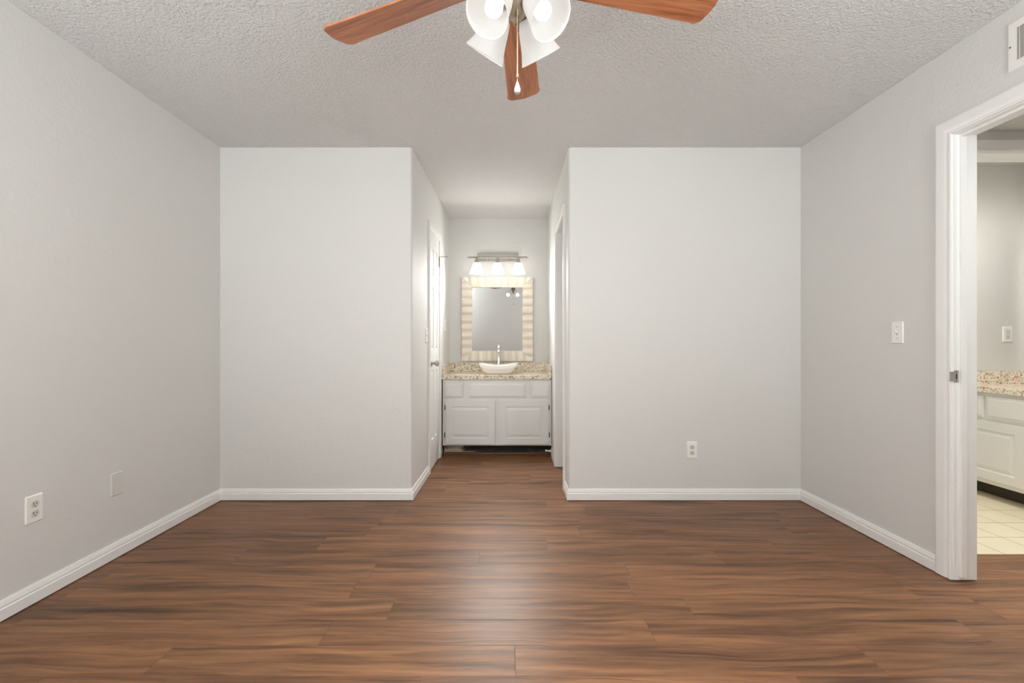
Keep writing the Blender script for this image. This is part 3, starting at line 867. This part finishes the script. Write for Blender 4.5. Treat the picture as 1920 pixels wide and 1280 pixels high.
TILT = math.radians(50)
for az in (45, 135, 225, 315):
    az = math.radians(az + 4.5)
    h = Vector((math.cos(az), math.sin(az), 0)); ax = h * math.cos(TILT) + Vector((0, 0, -math.sin(TILT)))
    neck = Vector((KX, CY, KZ(2.098))) + h * .0436
    s1 = h.cross(Vector((0, 0, 1))).normalized(); s2 = ax.cross(s1)
    TS_ = lambda a, b, c=0, n=neck, s1=s1, s2=s2, ax=ax: n + (s1 * a + s2 * b + ax * c) * KS
    bm = bmesh.new()
    tube(bm, [Vector((KX, CY, KZ(2.115))) + h * .030, Vector((KX, CY, KZ(2.112))) + h * .038, TS_(0, 0, .004)], .011, 12)
    lathe(bm, [(.012, -.004), (.022, .002), (.026, .012), (.026, .028), (.001, .028)], TS_, 24, True, False)
    obj('socket_arm', bm, 'brass_nickel', root, smooth=True)
    bm = bmesh.new()
    pr = [(.026, .014), (.031, .020), (.036, .034), (.042, .055), (.048, .078), (.055, .100), (.064, .122), (.0665, .126)]
    lathe(bm, pr + [(.0645, .1275), (.062, .122)] + [(r - .003, z) for r, z in pr[-3:0:-1]] + [(.022, .018)], TS_, 40)
    sh = obj('lamp_shade', bm, 'frosted_shade', root, smooth=True)
    bm = bmesh.new()
    lathe(bm, [(.012, .028), (.013, .044), (.019, .058), (.0255, .074), (.0265, .084), (.022, .097), (.012, .106), (.001, .109)], TS_, 22, True, True)
    obj('bulb', bm, 'bulb_glow', sh, smooth=True)
    q = TS_(0, 0, .131)
    spot('fan_lamp', q, ax, FAN_POWER, (1, .99, .965), .022, 172)

# pull chains
def chain(p, z0, z1, step=.0042, r=.00155):
    z0, z1 = KZ(z0), KZ(z1)
    bm = bmesh.new(); z = z0
    while z > z1:
        bmesh.ops.create_icosphere(bm, subdivisions=1, radius=r, matrix=Matrix.Translation((p[0], p[1], z))); z -= step
    tube(bm, [(p[0], p[1], z0), (p[0], p[1], z1)], .0005, 5)
    return bm
cp = (.0355, 1.255)
o = obj('pull_chain', chain(cp, 2.055, 1.866, r=.0021), 'chain_beads', root, smooth=True)
bm = bmesh.new(); TQ = lambda a, b, c=0: Vector((cp[0] + a, cp[1] + b, KZ(c)))
lathe(bm, [(.001, 1.8685), (.0036, 1.866), (.0042, 1.861), (.0036, 1.857), (.001, 1.855)], TQ, 12, True, True); obj('chain_connector', bm, 'brass_nickel', o, smooth=True)
bm = bmesh.new(); tube(bm, [TQ(0, 0, 1.856), TQ(0, 0, 1.845)], .0012, 6)
lathe(bm, [(.0015, 1.846), (.003, 1.842), (.0055, 1.834), (.0085, 1.825), (.0092, 1.819), (.0072, 1.812), (.003, 1.8085), (.001, 1.808)], TQ, 8, True, True)
q = obj('pendant', bm, 'crystal', o); q['label'] = 'clear faceted teardrop pendant'
cp2 = (.039, 1.28)
o = obj('pull_chain', chain(cp2, 2.055, 2.030), 'bronze_fob', root, smooth=True)
bm = bmesh.new(); tube(bm, [(cp2[0], cp2[1], KZ(2.030)), (cp2[0], cp2[1], KZ(2.010))], .0022, 8); obj('pendant', bm, 'bronze_fob', o, smooth=True)

# ------------------------------------------------------------------ bathroom beyond the doorway
TBV = frame((3.405, 3.478, 0), (0, -1, 0), UP, (-1, 0, 0))
vanity('vanity_cabinet', TBV, 1.05, HC, .543, 'white bathroom vanity cabinet seen through the right doorway', 'toe_plain',
       [(.035, .250, .560, .712), (.268, .790, .560, .712), (.808, 1.02, .560, .712)],
       [(.040, .522, .135, .540, -1), (.545, 1.02, .135, .540, 1)], toe_d=.10, hinges=False)
counter('countertop', TBV, 1.06, .543, 'speckled granite counter in the bathroom beyond the doorway', splash=((0, 1), (1, 0)))
# mirror over the bathroom counter
TBM = frame((3.949, 2.93, 1.39), (0, -1, 0), UP, (-1, 0, 0))
root = thing('wall_mirror', 'large frameless bathroom mirror glimpsed at the right photo edge', 'mirror', TBM(0, 0, 0))
bm = bmesh.new(); pts = rounded(1.0, .99, .04)
rings(bm, [[TBM(x, y, 0) for x, y in pts], [TBM(x, y, .005) for x, y in pts], [TBM(x * .985, y * .985, .007) for x, y in pts]]); obj('edge', bm, 'trim_paint', root)
bm = bmesh.new(); pts = rounded(.984, .974, .034); rings(bm, [[TBM(x, y, .0071) for x, y in pts], [TBM(x, y, .0078) for x, y in pts]]); obj('glass', bm, 'mirror', root)
